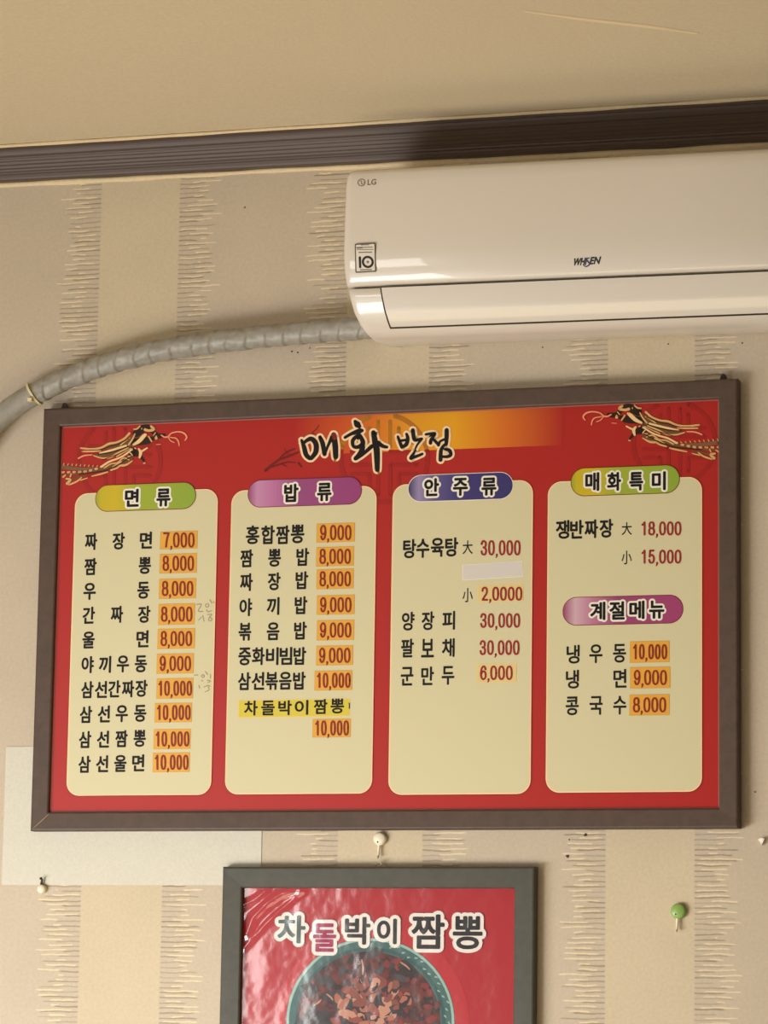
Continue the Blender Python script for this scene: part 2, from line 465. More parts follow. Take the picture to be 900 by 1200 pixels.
for i, v in enumerate(vb):
    u = (v[2] - stick_v[lo][2]) / (stick_v[hi][2] - stick_v[lo][2])
    vb[i] = (v[0], stick_v[lo][1] + (stick_v[hi][1] - stick_v[lo][1]) * u - (-v[1] - .2), v[2])
w.build('sticker_lettering', stick)
M_navy = mat('navy_ink', rgb(58, 64, 104), 0.4)
w = MB(); d = FD
text(w, 'WHI', 679.2, 306.2, 16, 8.2, d, M_black, 0.45, shear=.35)
text(w, 'EN', 697, 304.8, 12, 8.2, d, M_black, 0.45, shear=.35)
stroke(w, [(690.5, 302.2, 1.0), (686, 303.2, 1.6), (688.6, 306, 2), (690, 309, 1.8), (685.5, 311.5, 1.2), (682.5, 309.5, .8)], d + .0002, M_navy)
conform(w); o = w.build('word_mark', ac); o['label'] = 'small dark italic word mark'

# ------------------------------------------------------------------ wrapped pipe
M_tape = grainy('grey_wrap_tape', rgb(160, 156, 144), 0.42, 0.05, 70, 0.5, spec=0.5)
M_tie = mat('cream_nylon', rgb(225, 210, 165), 0.4)
path_px = [(-60, 575, .034), (-25, 520, .033), (0, 490, .032), (20, 474, .031), (42, 461, .030), (72, 446.5, .030), (105, 433.5, .030), (150, 419.5, .031), (200, 408.5, .032),
           (250, 401, .033), (300, 395, .035), (350, 390.5, .040), (395, 386.5, .048), (421, 384.6, .052), (436.5, 383.7, .053)]
PT = [P(a, b, c) for a, b, c in path_px]
def crom(pts, n):
    out = []
    for i in range(len(pts) - 1):
        p0, p1, p2, p3 = pts[max(i - 1, 0)], pts[i], pts[i + 1], pts[min(i + 2, len(pts) - 1)]
        for k in range(n):
            t = k / n
            out.append(0.5 * (2 * p1 + (p2 - p0) * t + (2 * p0 - 5 * p1 + 4 * p2 - p3) * t * t + (3 * p1 - p0 - 3 * p2 + p3) * t ** 3))
    out.append(pts[-1]); return out
CT = crom(PT, 48)
pipe = thing('air_conditioner_pipe', P(45, 470, 0), 'grey tape wrapped pipe curving from air conditioner down to the left', 'pipe')
def tube(pts, rfun, m, name, parent, seg=48):
    w = MB(); vs = []; s = 0
    for i, p in enumerate(pts):
        a = pts[max(i - 1, 0)]; b = pts[min(i + 1, len(pts) - 1)]
        t_ = (b - a).normalized(); nrm = Vector((0, -1, 0)); nrm = (nrm - t_ * nrm.dot(t_)).normalized(); bi = t_.cross(nrm)
        if i: s += (p - pts[i - 1]).length
        for j in range(seg):
            th = math.tau * j / seg
            r = rfun(s, th, p)
            vs.append(p + (nrm * math.cos(th) + bi * math.sin(th)) * r)
    n = len(pts)
    w.add(vs, [(i * seg + j, i * seg + (j + 1) % seg, (i + 1) * seg + (j + 1) % seg, (i + 1) * seg + j) for i in range(n - 1) for j in range(seg)], m)
    w.add(vs[:seg], [tuple(range(seg))], m); w.add(vs[-seg:], [tuple(reversed(range(seg)))], m)
    return w.build(name, parent, True)
ti = min(range(len(CT)), key=lambda i: (CT[i] - P(40, 462.5, .03)).length)
def r_wrap(s, th, p):
    s2 = s + 0.012 * noise.noise((s * 14, 0, 0))
    ph = (s2 / 0.036 + 0.30 * math.sin(th + 0.5) + 0.1 * noise.noise((math.cos(th) * 1.4, math.sin(th) * 1.4, s * 9)))
    fr = ph - math.floor(ph)
    saw = 0.0022 * (fr if fr < .9 else (1 - fr) * 9)
    q = Vector((math.cos(th) * .9, math.sin(th) * .9, s * 26))
    return 0.0192 + saw + 0.0017 * noise.noise(q) + 0.0011 * noise.noise(q * 2.7) + .0005 * noise.noise(q * 6)
def r_low(s, th, p):
    q = Vector((math.cos(th) * .7, math.sin(th) * .7, s * 14))
    return 0.0205 + 0.0012 * noise.noise(q) + .0004 * noise.noise(q * 4)
tube(CT[ti + 1:], r_wrap, M_tape, 'wrapped_section', pipe)
o = tube(CT[:ti + 2], r_low, M_tape, 'lower_section', pipe); o['label'] = 'smoother grey sleeve below the tie'
# cable tie
cpt = CT[ti + 1]; tg = (CT[ti + 2] - CT[ti]).normalized(); tg = (tg + Vector((0.25, 0, 0.28))).normalized()
w = MB(); nrm = Vector((0, -1, 0)); nrm = (nrm - tg * nrm.dot(tg)).normalized(); bi = tg.cross(nrm); vs = []
for j in range(40):
    th = math.tau * j / 40; rad = nrm * math.cos(th) + bi * math.sin(th)
    for a_, b_ in ((-.002, .0215), (-.002, .0240), (.002, .0240), (.002, .0215)):
        vs.append(cpt + rad * b_ + tg * a_)
w.add(vs, [(4 * j + k, 4 * ((j + 1) % 40) + k, 4 * ((j + 1) % 40) + (k + 1) % 4, 4 * j + (k + 1) % 4) for j in range(40) for k in range(4)], M_tie)
h0 = P(35.5, 468.5, .053)
w.box(h0.x - .004, h0.x + .004, .048, .057, h0.z - .003, h0.z + .003, M_tie)
stroke(w, [(36, 468, 2), (32.8, 469.5, 1.6)], .056, M_tie)
o = w.build('cable_tie', pipe); o['label'] = 'cream cable tie'

# ------------------------------------------------------------------ frames
M_wood = grainy('dark_brown_wood', rgb(86, 68, 56), 0.5, 0.05, 60, 0.2, (1, 1, 1), 0.4)
M_pwood = grainy('grey_green_wood', rgb(76, 74, 63), 0.45, 0.04, 60, 0.2, (1, 1, 1), 0.4)
M_mitre = mat('pale_mitre_filler', rgb(150, 130, 100), 0.7)
def frame_rails(root, x0, x1, z0, z1, wd, dep, m, lip=0.009):
    pf = [(0, .002), (0, dep - .003), (.0015, dep - .0008), (.004, dep), (wd * .55, dep - .0004), (wd - .003, dep - .0008), (wd - .0008, dep - .002), (wd, dep - .004), (wd, dep - lip - .006), (wd, .002)]
    cs = [(x0, z0), (x1, z0), (x1, z1), (x0, z1)]
    n = len(pf)
    for i in range(4):
        (ax, az), (bx, bz) = cs[i], cs[(i + 1) % 4]
        l = math.hypot(bx - ax, bz - az); tx, tz = (bx - ax) / l, (bz - az) / l; ix, iz = -tz, tx
        w = MB(); vs = []
        for (ex, ez, sg) in ((ax, az, 1), (bx, bz, -1)):
            for t_, d in pf:
                vs.append((ex + tx * t_ * sg + ix * t_, -d, ez + tz * t_ * sg + iz * t_))
        w.add(vs, [(j, j + n, (j + 1) % n + n, (j + 1) % n) for j in range(n)], m)
        w.build('frame_rail', root)

def mitre(root, pts):
    w = MB()
    for a_, d_ in pts: stroke(w, a_, d_, M_mitre, 0, None, 2)
    w.build('mitre_seam', root)['label'] = 'pale line of the corner joint'
# ---- menu board ------------------------------------------------------------------
BD = 0.027
tl, tr, br, bl = P(50, 479, BD), P(868, 443, .003), P(868, 972.5, .003), P(36, 974, .02)
bx0 = (P(50, 479, BD).x + P(36, 974, BD).x) / 2; bx1 = (tr.x + br.x) / 2
bz1 = (P(50, 479, BD).z + P(864, 443.3, BD).z) / 2; bz0 = (P(36, 974, .003).z + P(868, 972.5, .003).z) / 2
board = thing('menu_board', ((bx0 + bx1) / 2, 0, bz0), 'wide brown framed red menu board with four cream price panels', 'menu board')
PD = 0.018
ix0 = (P(72.5, 499, PD).x + P(58.5, 951, PD).x) / 2; ix1 = (P(842, 468, PD).x + P(842.5, 949, PD).x) / 2
iz1 = (P(72.5, 499, PD).z + P(842, 468, PD).z) / 2; iz0 = (P(58.5, 951, PD).z + P(842.5, 949, PD).z) / 2
WD = ((ix0 - bx0) + (bx1 - ix1) + (bz1 - iz1) + (iz0 - bz0)) / 4
print('board', bx0, bx1, bz0, bz1, 'inner', ix0 - bx0, bx1 - ix1, bz1 - iz1, iz0 - bz0)
frame_rails(board, bx0, bx1, bz0, bz1, WD, BD, M_wood)
mitre(board, [([(39, 970.5, .7), (49, 961.5, 1.0), (57, 954, .6)], BD + .0002)])
ix0, ix1, iz0, iz1 = bx0 + WD, bx1 - WD, bz0 + WD, bz1 - WD
def printed(name, r, g, b, rough=0.38): return mat(name, rgb(r, g, b), rough, 0.35)
M_red = printed('red_print', 172, 34, 28)
M_edge = printed('pale_red_edge', 178, 100, 88)
M_cream = printed('cream_print', 212, 204, 164)
M_peach = printed('peach_line', 250, 206, 158)
M_brownline = printed('brown_line', 120, 30, 20)
M_faint = printed('deep_red_print', 158, 30, 25)
M_ochre = printed('ochre_print', 176, 112, 30)
w = MB()
w.box(ix0 - .0015, ix1 + .0015, .003, PD, iz0 - .0015, iz1 + .0015, M_red)
o = w.build('printed_panel', board)
# pale cut edge of the panel
w = MB(); d = PD + .0002; e = .0022
for q in ((ix0, ix1, iz0, iz0 + e), (ix1 - e, ix1, iz0, iz1), (ix0, ix0 + e, iz0, iz1), (ix0, ix1, iz1 - e, iz1)):
    w.poly([(q[0], -d, q[2]), (q[1], -d, q[2]), (q[1], -d, q[3]), (q[0], -d, q[3])], M_edge)
    d += .00003
w.build('panel_edge', o)
# yellow band behind the title, a printed blend along its length
M_band = printed('yellow_blend', 220, 160, 30); t = NT(M_band)
xx = t.n('ShaderNodeSeparateXYZ'); t.l(t.obj(), xx.inputs[0])
bandx = [P(p, 505, PD).x for p in (345, 420, 480, 530, 590, 660)]
cr = t.n('ShaderNodeValToRGB')
t.l(t.m('DIVIDE', t.m('SUBTRACT', xx.outputs[0], bandx[0] - board.location.x), bandx[-1] - bandx[0]), cr.inputs[0])
els = cr.color_ramp.elements
cols = [(172, 34, 28), (210, 92, 32), (222, 150, 30), (226, 160, 24), (212, 110, 32), (172, 34, 28)]
els[0].position = 0; els[0].color = rgb(*cols[0]); els[1].position = 1; els[1].color = rgb(*cols[-1])
for x, c in list(zip(bandx, cols))[1:-1]:
    el = els.new((x - bandx[0]) / (bandx[-1] - bandx[0])); el.color = rgb(*c)
t.l(cr.outputs[0], t.b.inputs['Base Color'])
zb = P(530, 526.5, PD).z
w = MB(); d = PD + .0003
w.poly([(bandx[0], -d, zb), (bandx[-1], -d, zb), (bandx[-1], -d, iz1 - e), (bandx[0], -d, iz1 - e)], M_band)
w.build('yellow_band', board)
# lattice medallions
def medallion(mb, cx, cy, r, d, m, keep):
    def seg(pts, wd):
        run = []
        for p in pts + [None]:
            if p is not None and keep(*p): run.append((p[0], p[1], wd))
            else:
                if len(run) > 1: stroke(mb, run, d, m, sub=2)
                run = []
    def line(x0, y0, x1, y1): seg([(cx + r * (x0 + (x1 - x0) * i / 12), cy + r * (y0 + (y1 - y0) * i / 12)) for i in range(13)], r * .085)
    seg([(cx + r * math.cos(math.tau * i / 72), cy + r * math.sin(math.tau * i / 72)) for i in range(73)], r * .11)
    line(.14, -.85, .14, -.15); line(-.14, -.85, -.14, -.15); line(.14, -.15, .75, -.15); line(-.14, -.15, -.75, -.15)
    line(.14, .85, .14, .15); line(-.14, .85, -.14, .15); line(.14, .15, .75, .15); line(-.14, .15, -.75, .15)
    line(.34, -.7, .34, -.36); line(.34, -.36, .74, -.36); line(-.34, -.7, -.34, -.36); line(-.34, -.36, -.74, -.36)
    line(.34, .7, .34, .36); line(.34, .36, .74, .36); line(-.34, .7, -.34, .36); line(-.34, .36, -.74, .36)
ytop = lambda x: 499 + (468 - 499) * (x - 72) / 770 + 4
w = MB(); medallion(w, 450, 537, 51, PD + .0005, M_faint, lambda x, y: y > 528)
o = w.build('lattice_medallion', board)
w = MB(); medallion(w, 450, 537, 51, PD + .0006, M_ochre, lambda x, y: ytop(x) < y < 525)
w.build('upper_half', o)
w = MB(); medallion(w, 140, 540, 48, PD + .0005, M_faint, lambda x, y: y > ytop(x) and x > 76); w.build('lattice_medallion', board)
w = MB(); medallion(w, 790, 519, 48, PD + .0005, M_faint, lambda x, y: y > ytop(x) and x < 838); w.build('lattice_medallion', board)

# title brush lettering
M_ink = mat('brush_black', rgb(20, 15, 12), 0.5, 0.25)
M_halo = printed('cream_halo', 248, 214, 172)
A1 = lambda x, y, w_: (340 + x / 7.5, 480 + y / 7.5, w_ / 7.5)
A2 = lambda x, y, w_: (450 + x / 9, 480 + y / 9, w_ / 9)
T1 = [[(100, 268, 22), (122, 330, 40), (140, 395, 42), (172, 428, 36)], [(118, 292, 25), (180, 256, 40), (224, 296, 46), (226, 370, 46), (186, 428, 34)],
      [(262, 242, 32), (286, 300, 42), (302, 392, 36)], [(302, 396, 24), (336, 310, 25), (372, 240, 40)], [(383, 222, 46), (396, 320, 52), (400, 416, 44)],
      [(571, 104, 30), (590, 130, 56), (606, 146, 40)], [(482, 245, 25), (540, 212, 30), (610, 188, 46), (632, 184, 30)],
      [(596, 228, 30), (552, 268, 35), (556, 322, 30), (600, 328, 35), (640, 292, 42), (612, 228, 35)], [(636, 300, 40), (634, 345, 46), (605, 395, 38), (574, 430, 36)],
      [(576, 430, 36), (640, 390, 32), (718, 322, 36)], [(732, 202, 42), (746, 280, 54), (760, 350, 56), (764, 450, 50), (766, 528, 42)], [(772, 292, 40), (812, 320, 34), (850, 330, 26)]]
T2 = [[(146, 285, 26), (166, 340, 36), (188, 396, 36)], [(186, 396, 30), (234, 368, 42), (250, 306, 40), (238, 258, 30)], [(168, 330, 26), (240, 318, 28)],
      [(304, 216, 40), (310, 270, 42), (326, 320, 38), (398, 308, 30)], [(396, 312, 28), (352, 370, 22), (330, 414, 18)], [(332, 426, 18), (286, 510, 44)], [(286, 510, 40), (350, 490, 32), (404, 468, 28)],
      [(440, 262, 25), (500, 252, 30), (540, 256, 26), (500, 312, 36), (490, 352, 38)], [(520, 312, 30), (570, 364, 34)], [(574, 374, 34), (592, 336, 26), (642, 312, 28)],
      [(661, 216, 44), (660, 290, 46), (655, 368, 36)], [(636, 372, 30), (602, 430, 40), (596, 530, 44)], [(640, 418, 26), (688, 430, 40), (704, 474, 38), (670, 496, 34), (612, 496, 28)]]
w1, w2 = MB(), MB()
for T, A in ((T1, A1), (T2, A2)):
    for s_ in T:
        stroke(w1, s_, PD + .0009, M_halo, 2.5, A); stroke(w2, s_, PD + .0012, M_ink, 0.0, A)
stroke(w2, [(383, 222, 40), (390, 250, 36)], PD + .0014, printed('brush_red', 130, 30, 30), 0, A1)
stroke(w1, [(394, 440, 26), (394, 455, 14)], PD + .0011, M_ochre, 0, A1); stroke(w1, [(778, 552, 26), (782, 566, 12)], PD + .0011, M_ochre, 0, A1)
h_ = w1.build('title_halo', board); w2.build('title_lettering', board)
# plum branch beside the title
M_br = printed('dark_branch', 112, 22, 16)
w = MB(); A3 = lambda x, y, w_: (300 + x / 11.25, 490 + y / 11.25, w_ / 11.25)
for s_ in ([(125, 690, 40), (220, 610, 35), (310, 545, 28), (400, 512, 34), (560, 450, 22)], [(310, 530, 14), (400, 450, 24), (510, 405, 18)], [(200, 650, 14), (300, 612, 24), (420, 580, 18), (520, 590, 12)],
           [(680, 232, 14), (725, 215, 20), (770, 205, 14)], [(740, 190, 10), (800, 140, 12), (830, 85, 8)], [(340, 600, 16), (400, 640, 12)], [(560, 590, 26), (600, 640, 22)], [(420, 470, 10), (370, 400, 7)]):
    stroke(w, s_, PD + .0007, M_br, 0, A3)
w.build('plum_branch', board)

# dragons
M_gold = printed('gold_print', 222, 174, 112); M_gold2 = printed('pale_gold_print', 240, 204, 146); M_dk = printed('dark_print', 44, 24, 12)
M_tan = printed('tan_print', 128, 88, 62); M_pink = printed('salmon_print', 240, 152, 112)
A = lambda x, y, w_: (70 + x / 9, 490 + y / 9, w_ / 9)
B = lambda x, y, w_: (140 + x / 10, 490 + y / 10, w_ / 10)
M_bz = printed('bronze_print', 116, 74, 40)
def dragon(tf, sx):
    mb = MB()
    def st(T, m, f, lay, grow=0):
        for s_ in T: stroke(mb, [tf(*f(*p)) for p in s_], PD + lay, m, grow, None, 4)
    # dark backing
    st([[(30, 600, 10), (200, 585, 26), (400, 545, 34), (520, 520, 50), (640, 470, 60), (740, 420, 60)], [(360, 400, 20), (480, 390, 60), (600, 350, 90), (720, 280, 110), (800, 200, 80), (840, 140, 60)], [(70, 660, 30), (180, 630, 22), (280, 610, 16)], [(300, 345, 12), (460, 320, 30), (600, 280, 40), (700, 230, 50)]], M_bz, A, .0010)
    st([[(200, 180, 90), (260, 130, 90), (330, 110, 70), (385, 150, 60)], [(160, 280, 80), (260, 270, 90), (340, 260, 80), (385, 240, 50)], [(150, 400, 100), (230, 420, 60)], [(240, 440, 40), (285, 500, 26)], [(400, 170, 50), (450, 210, 60), (520, 200, 40)]], M_dk, B, .0010)
    # back stripe and spikes
    st([[(28, 515, 44), (200, 535, 36), (360, 528, 18)]], M_tan, A, .0012)
    st([[(40 + 44 * i, 494 + 2.2 * i, 12), (48 + 44 * i, 474 + 3 * i, 6)] for i in range(9)], M_gold, A, .0013)
    # belly beads and lower edge
    st([[(30 + 58 * i, y, 26), (44 + 58 * i, y - 3, 22)] for i, y in enumerate((572, 572, 570, 568, 564, 552, 536, 512))], M_gold, A, .0014)
    st([[(78, 690, 30), (112, 650, 26), (70, 640, 20)], [(100, 702, 16), (180, 668, 18), (230, 625, 12)], [(220, 655, 14), (290, 632, 10)], [(340, 612, 12), (430, 590, 18), (505, 568, 14)], [(540, 548, 18), (600, 528, 16), (640, 500, 18), (700, 488, 14), (765, 450, 12)],
        [(35, 620, 20), (60, 600, 14)], [(120, 590, 16), (110, 620, 12)]], M_gold, A, .0014)
    # mane
    st([[(222, 316, 18), (330, 326, 20), (430, 314, 20), (520, 270, 24), (600, 255, 20), (680, 216, 20), (735, 160, 24)], [(236, 352, 14), (340, 350, 18), (430, 345, 12)],
        [(360, 396, 14), (440, 420, 15), (530, 415, 18), (610, 368, 16), (720, 315, 14)]], M_gold, A, .0014)
    st([[(195, 425, 16), (260, 395, 16), (340, 388, 12)]], M_pink, A, .0013)
    st([[(420, 368, 12), (520, 345, 22), (600, 322, 22), (700, 290, 20)], [(440, 512, 20), (520, 460, 20), (600, 430, 18), (680, 392, 18), (760, 330, 18)]], M_gold2, A, .0015)
    st([[(470, 525, 16), (540, 482, 14), (610, 470, 14), (670, 420, 14), (730, 440, 12)], [(560, 515, 16), (650, 460, 16)], [(600, 405, 12), (690, 350, 14), (745, 318, 12)], [(640, 285, 12), (700, 235, 14), (740, 210, 10)]], M_gold, A, .0015)
    st([[(300, 336, 6), (430, 332, 8), (520, 300, 8), (620, 275, 8), (730, 215, 8)], [(400, 380, 8), (500, 372, 8), (600, 345, 8), (720, 300, 8)], [(450, 440, 8), (560, 400, 8), (660, 360, 8), (760, 300, 8)], [(200, 592, 9), (400, 568, 10), (500, 545, 10), (640, 478, 10), (760, 400, 10)]], M_dk, A, .00155)
    # head
    st([[(170, 130, 18), (205, 125, 18), (240, 92, 16)], [(106, 312, 20), (150, 250, 18), (180, 186, 14)], [(300, 135, 34), (345, 146, 28), (400, 130, 36), (370, 95, 26)], [(342, 215, 18), (376, 272, 18)], [(430, 212, 16), (430, 236, 34)], [(260, 120, 12), (262, 130, 12)], [(400, 200, 12), (420, 170, 12)]], M_gold, B, .0015)
    st([[(165, 310, 26), (230, 270, 44), (285, 210, 44), (308, 192, 26)], [(226, 362, 22), (248, 400, 38), (236, 460, 24)], [(256, 392, 22), (325, 350, 18)], [(180, 350, 12), (190, 356, 12)]], M_gold2, B, .0016)
    st([[(120, 400, 14), (150, 440, 16), (100, 450, 12)], [(20, 560, 16), (80, 550, 18), (150, 500, 12)], [(120, 360, 12), (150, 375, 12)], [(285, 530, 18), (300, 526, 14)]], M_gold, B, .0015)
    # whiskers
    st([[(490, 200, 16), (530, 222, 18), (572, 215, 18), (610, 176, 16), (690, 160, 17), (755, 176, 20), (788, 222, 20), (768, 260, 14)], [(590, 224, 12), (660, 236, 15), (690, 272, 16), (700, 324, 12)], [(570, 222, 12), (600, 265, 12), (645, 286, 10)], [(430, 310, 8), (480, 306, 10)]], M_pink, B, .0015)
    return mb
o = dragon(lambda x, y, w_: (x, y, w_), 1).build('dragon_print', board); o['label'] = 'gold dragon facing right'
o = dragon(lambda x, y, w_: (682.5 + (219.6 - x) * 1.095, 474 + (y - 498) * .943 + (739 - (682.5 + (219.6 - x) * 1.095)) * .02, w_), -1).build('dragon_print', board); o['label'] = 'gold dragon facing left'

# cream panels
L0 = PD + .0008
panels = []
for (xa_, xb_, yt, yb) in (((88, 77.8), (255, 248), 575.5, 932), ((271.7, 263), (441, 436.5), 572, 930.5), ((460.5, 454.5), (625.5, 621), 565, 931), ((642, 639.2), (822.5, 823), 561.5, 928.5)):
    x0 = (P(xa_[0], 590, L0).x + P(xa_[1], 915, L0).x) / 2; x1 = (P(xb_[0], 585, L0).x + P(xb_[1], 915, L0).x) / 2
    mx = (xa_[0] + xb_[0]) / 2
    z1 = P(mx, yt, L0).z; z0 = P(mx, yb, L0).z
    w = MB()
    for g, m, dd in ((.0012, M_brownline, 0), (0, M_peach, .0001), (-.0022, M_cream, .0002)):
        w.poly(rrect(x0 - g, x1 + g, z0 - g, z1 + g, .024 + g, L0 + dd), m)
    panels.append(w.build('price_panel', board))
# heading pills
M_hw = printed('white_halo', 240, 234, 218); M_pw = printed('pill_shadow', 92, 60, 60)
def pillmat(name, stops):
    m = printed(name, 150, 150, 60, 0.3); t = NT(m)
    uv = t.n('ShaderNodeAttribute', attribute_name='along'); 
    c = t.n('ShaderNodeValToRGB'); t.l(uv.outputs['Fac'], c.inputs[0])
    e_ = c.color_ramp.elements; e_[0].position = stops[0][0]; e_[0].color = rgb(*stops[0][1]); e_[1].position = stops[-1][0]; e_[1].color = rgb(*stops[-1][1])
    for p_, q_ in stops[1:-1]:
        n_ = e_.new(p_); n_.color = rgb(*q_)
    t.l(c.outputs[0], t.b.inputs['Base Color']); return m
M_pg = pillmat('green_pill', [(0, (150, 165, 50)), (.05, (196, 178, 40)), (.2, (206, 180, 40)), (.4, (160, 174, 56)), (1, (140, 168, 58))])
M_pp = pillmat('purple_pill', [(0, (150, 70, 120)), (.08, (196, 140, 176)), (.2, (190, 120, 166)), (.45, (150, 76, 128)), (1, (150, 66, 120))])
M_pn = pillmat('navy_pill', [(0, (60, 52, 96)), (.1, (150, 138, 176)), (.25, (96, 88, 140)), (.5, (66, 58, 116)), (1, (60, 54, 110))])
M_pm = pillmat('plum_pill', [(0, (150, 60, 100)), (.1, (206, 170, 182)), (.25, (186, 120, 150)), (.45, (150, 70, 112)), (1, (160, 66, 112))])
LP = PD + .0016
def pill(x0p, x1p, yt, yb, m, rim, chars, sz, name='heading_pill'):
    cy = (yt + yb) / 2
    a, b = P(x0p, cy, LP), P(x1p, cy, LP)
    mid = (x0p + x1p) / 2
    z1, z0 = P(mid, yt, LP).z, P(mid, yb, LP).z
    w = MB(); h2 = (z1 - z0) / 2
    w.poly(rrect(a.x - .0012, b.x + .0012, z0 - .0012, z1 + .0012, h2 + .001, LP - .0004, 12), rim)
    # pill cut in vertical slices so the print can blend along it
    k = 48; vs = []
    for i in range(k + 1):
        x = a.x + (b.x - a.x) * (0.5 - 0.5 * math.cos(math.pi * i / k))
        e_ = min(x - a.x, b.x - x); hh = h2 if e_ >= h2 else math.sqrt(max(h2 * h2 - (h2 - e_) ** 2, 1e-9))
        vs += [(x, -LP, (z0 + z1) / 2 - hh), (x, -LP, (z0 + z1) / 2 + hh)]
    nb = len(w.v)
    w.add(vs, [(2 * i, 2 * i + 2, 2 * i + 3, 2 * i + 1) for i in range(k)], m)
    o = w.build(name, board)
    at = o.data.attributes.new('along', 'FLOAT', 'POINT')
    for i, v in enumerate(w.v): at.data[i].value = (v[0] - a.x) / (b.x - a.x)
    w1 = MB()
    for ch, x, y in chars:
        text(w1, ch, x, y, sz[0], sz[1], LP + .0003, M_hw, .75, 2.3)
        text(w1, ch, x, y, sz[0], sz[1], LP + .0006, M_ink, .75)
    w1.build('heading_lettering', o)
pill(112.3, 229, 567.3, 597.3, M_pg, M_brownline, [('면', 154.5, 583.5), ('류', 191.5, 583)], (16.5, 21))
pill(291, 423.3, 561.2, 592.2, M_pp, M_brownline, [('밥', 341.3, 577.7), ('류', 380, 576.5)], (17, 21.5))
pill(478.7, 600.7, 555.5, 586, M_pn, M_hw, [('안', 505.7, 571), ('주', 539.5, 570.5), ('류', 573, 570.2)], (17.5, 21))
pill(669.5, 795.9, 547.2, 579, M_pg, M_brownline, [('매', 694, 564.5), ('화', 719.6, 564.3), ('특', 745.5, 564), ('미', 772, 563.5)], (16.5, 22))
pill(660, 800, 699, 731, M_pm, M_brownline, [('계', 700.5, 716), ('절', 723, 715.5), ('메', 746.3, 714.8), ('뉴', 769.5, 714.3)], (18, 21.5))

# menu rows
LT = PD + .0013
M_txt = mat('menu_black', rgb(26, 22, 20), 0.5, 0.25)
M_txt2 = mat('menu_red', rgb(150, 36, 32), 0.45, 0.35)
M_txt3 = mat('sticker_red', rgb(140, 40, 12), 0.45, 0.35)
M_st = printed('orange_sticker', 226, 166, 62); M_stedge = printed('sticker_edge', 206, 160, 70)
M_stp = printed('pale_yellow_sticker', 222, 200, 138); M_sty = printed('yellow_sticker', 214, 196, 66); M_stw = printed('blank_white_sticker', 212, 206, 198); M_styl = printed('pale_edge', 232, 206, 130)
def name_row(chars, sz, off=.6):
    w = MB()
    for ch, x, y in chars: text(w, ch, x, y, sz[0], sz[1], LT, M_txt, off)
    w.build('dish_name', board)
def sticker(x0, y0, x1, y1, price, m=M_st, edge=M_stedge, tw=None, th=None, tm=None, tc=None, tilt=0.0):
    a, b = P(x0, y1, LT), P(x1, y0, LT)
    c = (a + b) / 2
    def rect(g, dd):
        pts = [(a.x - g, a.z - g), (b.x + g, a.z - g), (b.x + g, b.z + g), (a.x - g, b.z + g)]
        return [(c.x + (x - c.x) - (z - c.z) * tilt, -dd, c.z + (z - c.z) + (x - c.x) * tilt) for x, z in pts]
    w = MB()
    w.poly(rect(0, LT), edge); w.poly(rect(-.0011, LT + .0001), m)
    o = w.build('price_sticker', board)
    if price:
        w = MB()
        cx, cy = tc or ((x0 + x1) / 2, (y0 + y1) / 2)
        n_ = len(price)
        digits(w, price, cx, cy, tw or (38 if n_ == 5 else 41.5), th or 18, LT + .0006, tm or M_txt3)
        w.build('price', o)
    return o
def price(s, cx, cy, w_, h_):
    w = MB(); digits(w, s, cx, cy, w_, h_ - 1.5, LT + .0003, M_txt2); w.build('price', board)

Z1 = (14.5, 20)
name_row([('짜', 106.7, 634.7), ('장', 139, 634), ('면', 171, 633)], Z1)
name_row([('짬', 106, 664), ('뽕', 169.7, 662.7)], Z1)
name_row([('우', 105, 693), ('동', 168, 691.7)], Z1)
name_row([('간', 104, 721), ('짜', 137, 720), ('장', 169, 720)], Z1)
name_row([('울', 103.7, 750), ('면', 167, 748.7)], Z1)
name_row([('야', 102.7, 779), ('끼', 123, 778.7), ('우', 144, 778), ('동', 165, 778)], Z1)
name_row([('삼', 102.3, 808.3), ('선', 118.3, 808), ('간', 134, 807.3), ('짜', 150, 807.3), ('장', 165.7, 806.7)], Z1)
name_row([('삼', 100.7, 837.3), ('선', 121.7, 836.7), ('우', 142.7, 836.3), ('동', 164.3, 836)], Z1)
name_row([('삼', 99.7, 866.7), ('선', 120.7, 866.3), ('짬', 142.3, 865.7), ('뽕', 163.7, 865.3)], Z1)
name_row([('삼', 99, 895.7), ('선', 119.7, 895), ('울', 141, 894.7), ('면', 162, 894)], Z1)
for (x0, y0, x1, y1), s_ in zip([(187.3, 621.7, 231.7, 644), (186.7, 648, 231, 672.3), (186, 677.3, 230, 702), (185.3, 706.7, 228.7, 732.7), (184.3, 736, 228.7, 760.7), (183.3, 765.3, 227.3, 789.7),
                                 (183, 794.3, 226.7, 819), (181, 823.3, 225.3, 846.7), (179.7, 854, 223.7, 878), (178.7, 881.7, 222.7, 905)],
                                ['7,000', '8,000', '8,000', '8,000', '8,000', '9,000', '10,000', '10,000', '10,000', '10,000']):
    sticker(x0, y0, x1, y1, s_)
Z2 = (15, 21)
name_row([('홍', 296, 626.7), ('합', 314, 626.7), ('짬', 331.3, 626.7), ('뽕', 348.7, 625.7)], (16, 22), .6)
name_row([('짬', 289, 654.3), ('뽕', 321.7, 653.7), ('밥', 354.7, 652.7)], Z2)
name_row([('짜', 288.7, 682.3), ('장', 321.3, 681.3), ('밥', 353.7, 680)], Z2)
name_row([('야', 288, 711.7), ('끼', 320, 710.3), ('밥', 352.7, 709.3)], Z2)
name_row([('볶', 287, 740.3), ('음', 320, 739.7), ('밥', 352, 739)], Z2)
name_row([('중', 286.7, 769.3), ('화', 302.7, 769), ('비', 319, 769), ('빔', 335, 768.7), ('밥', 351.3, 768.7)], Z2)
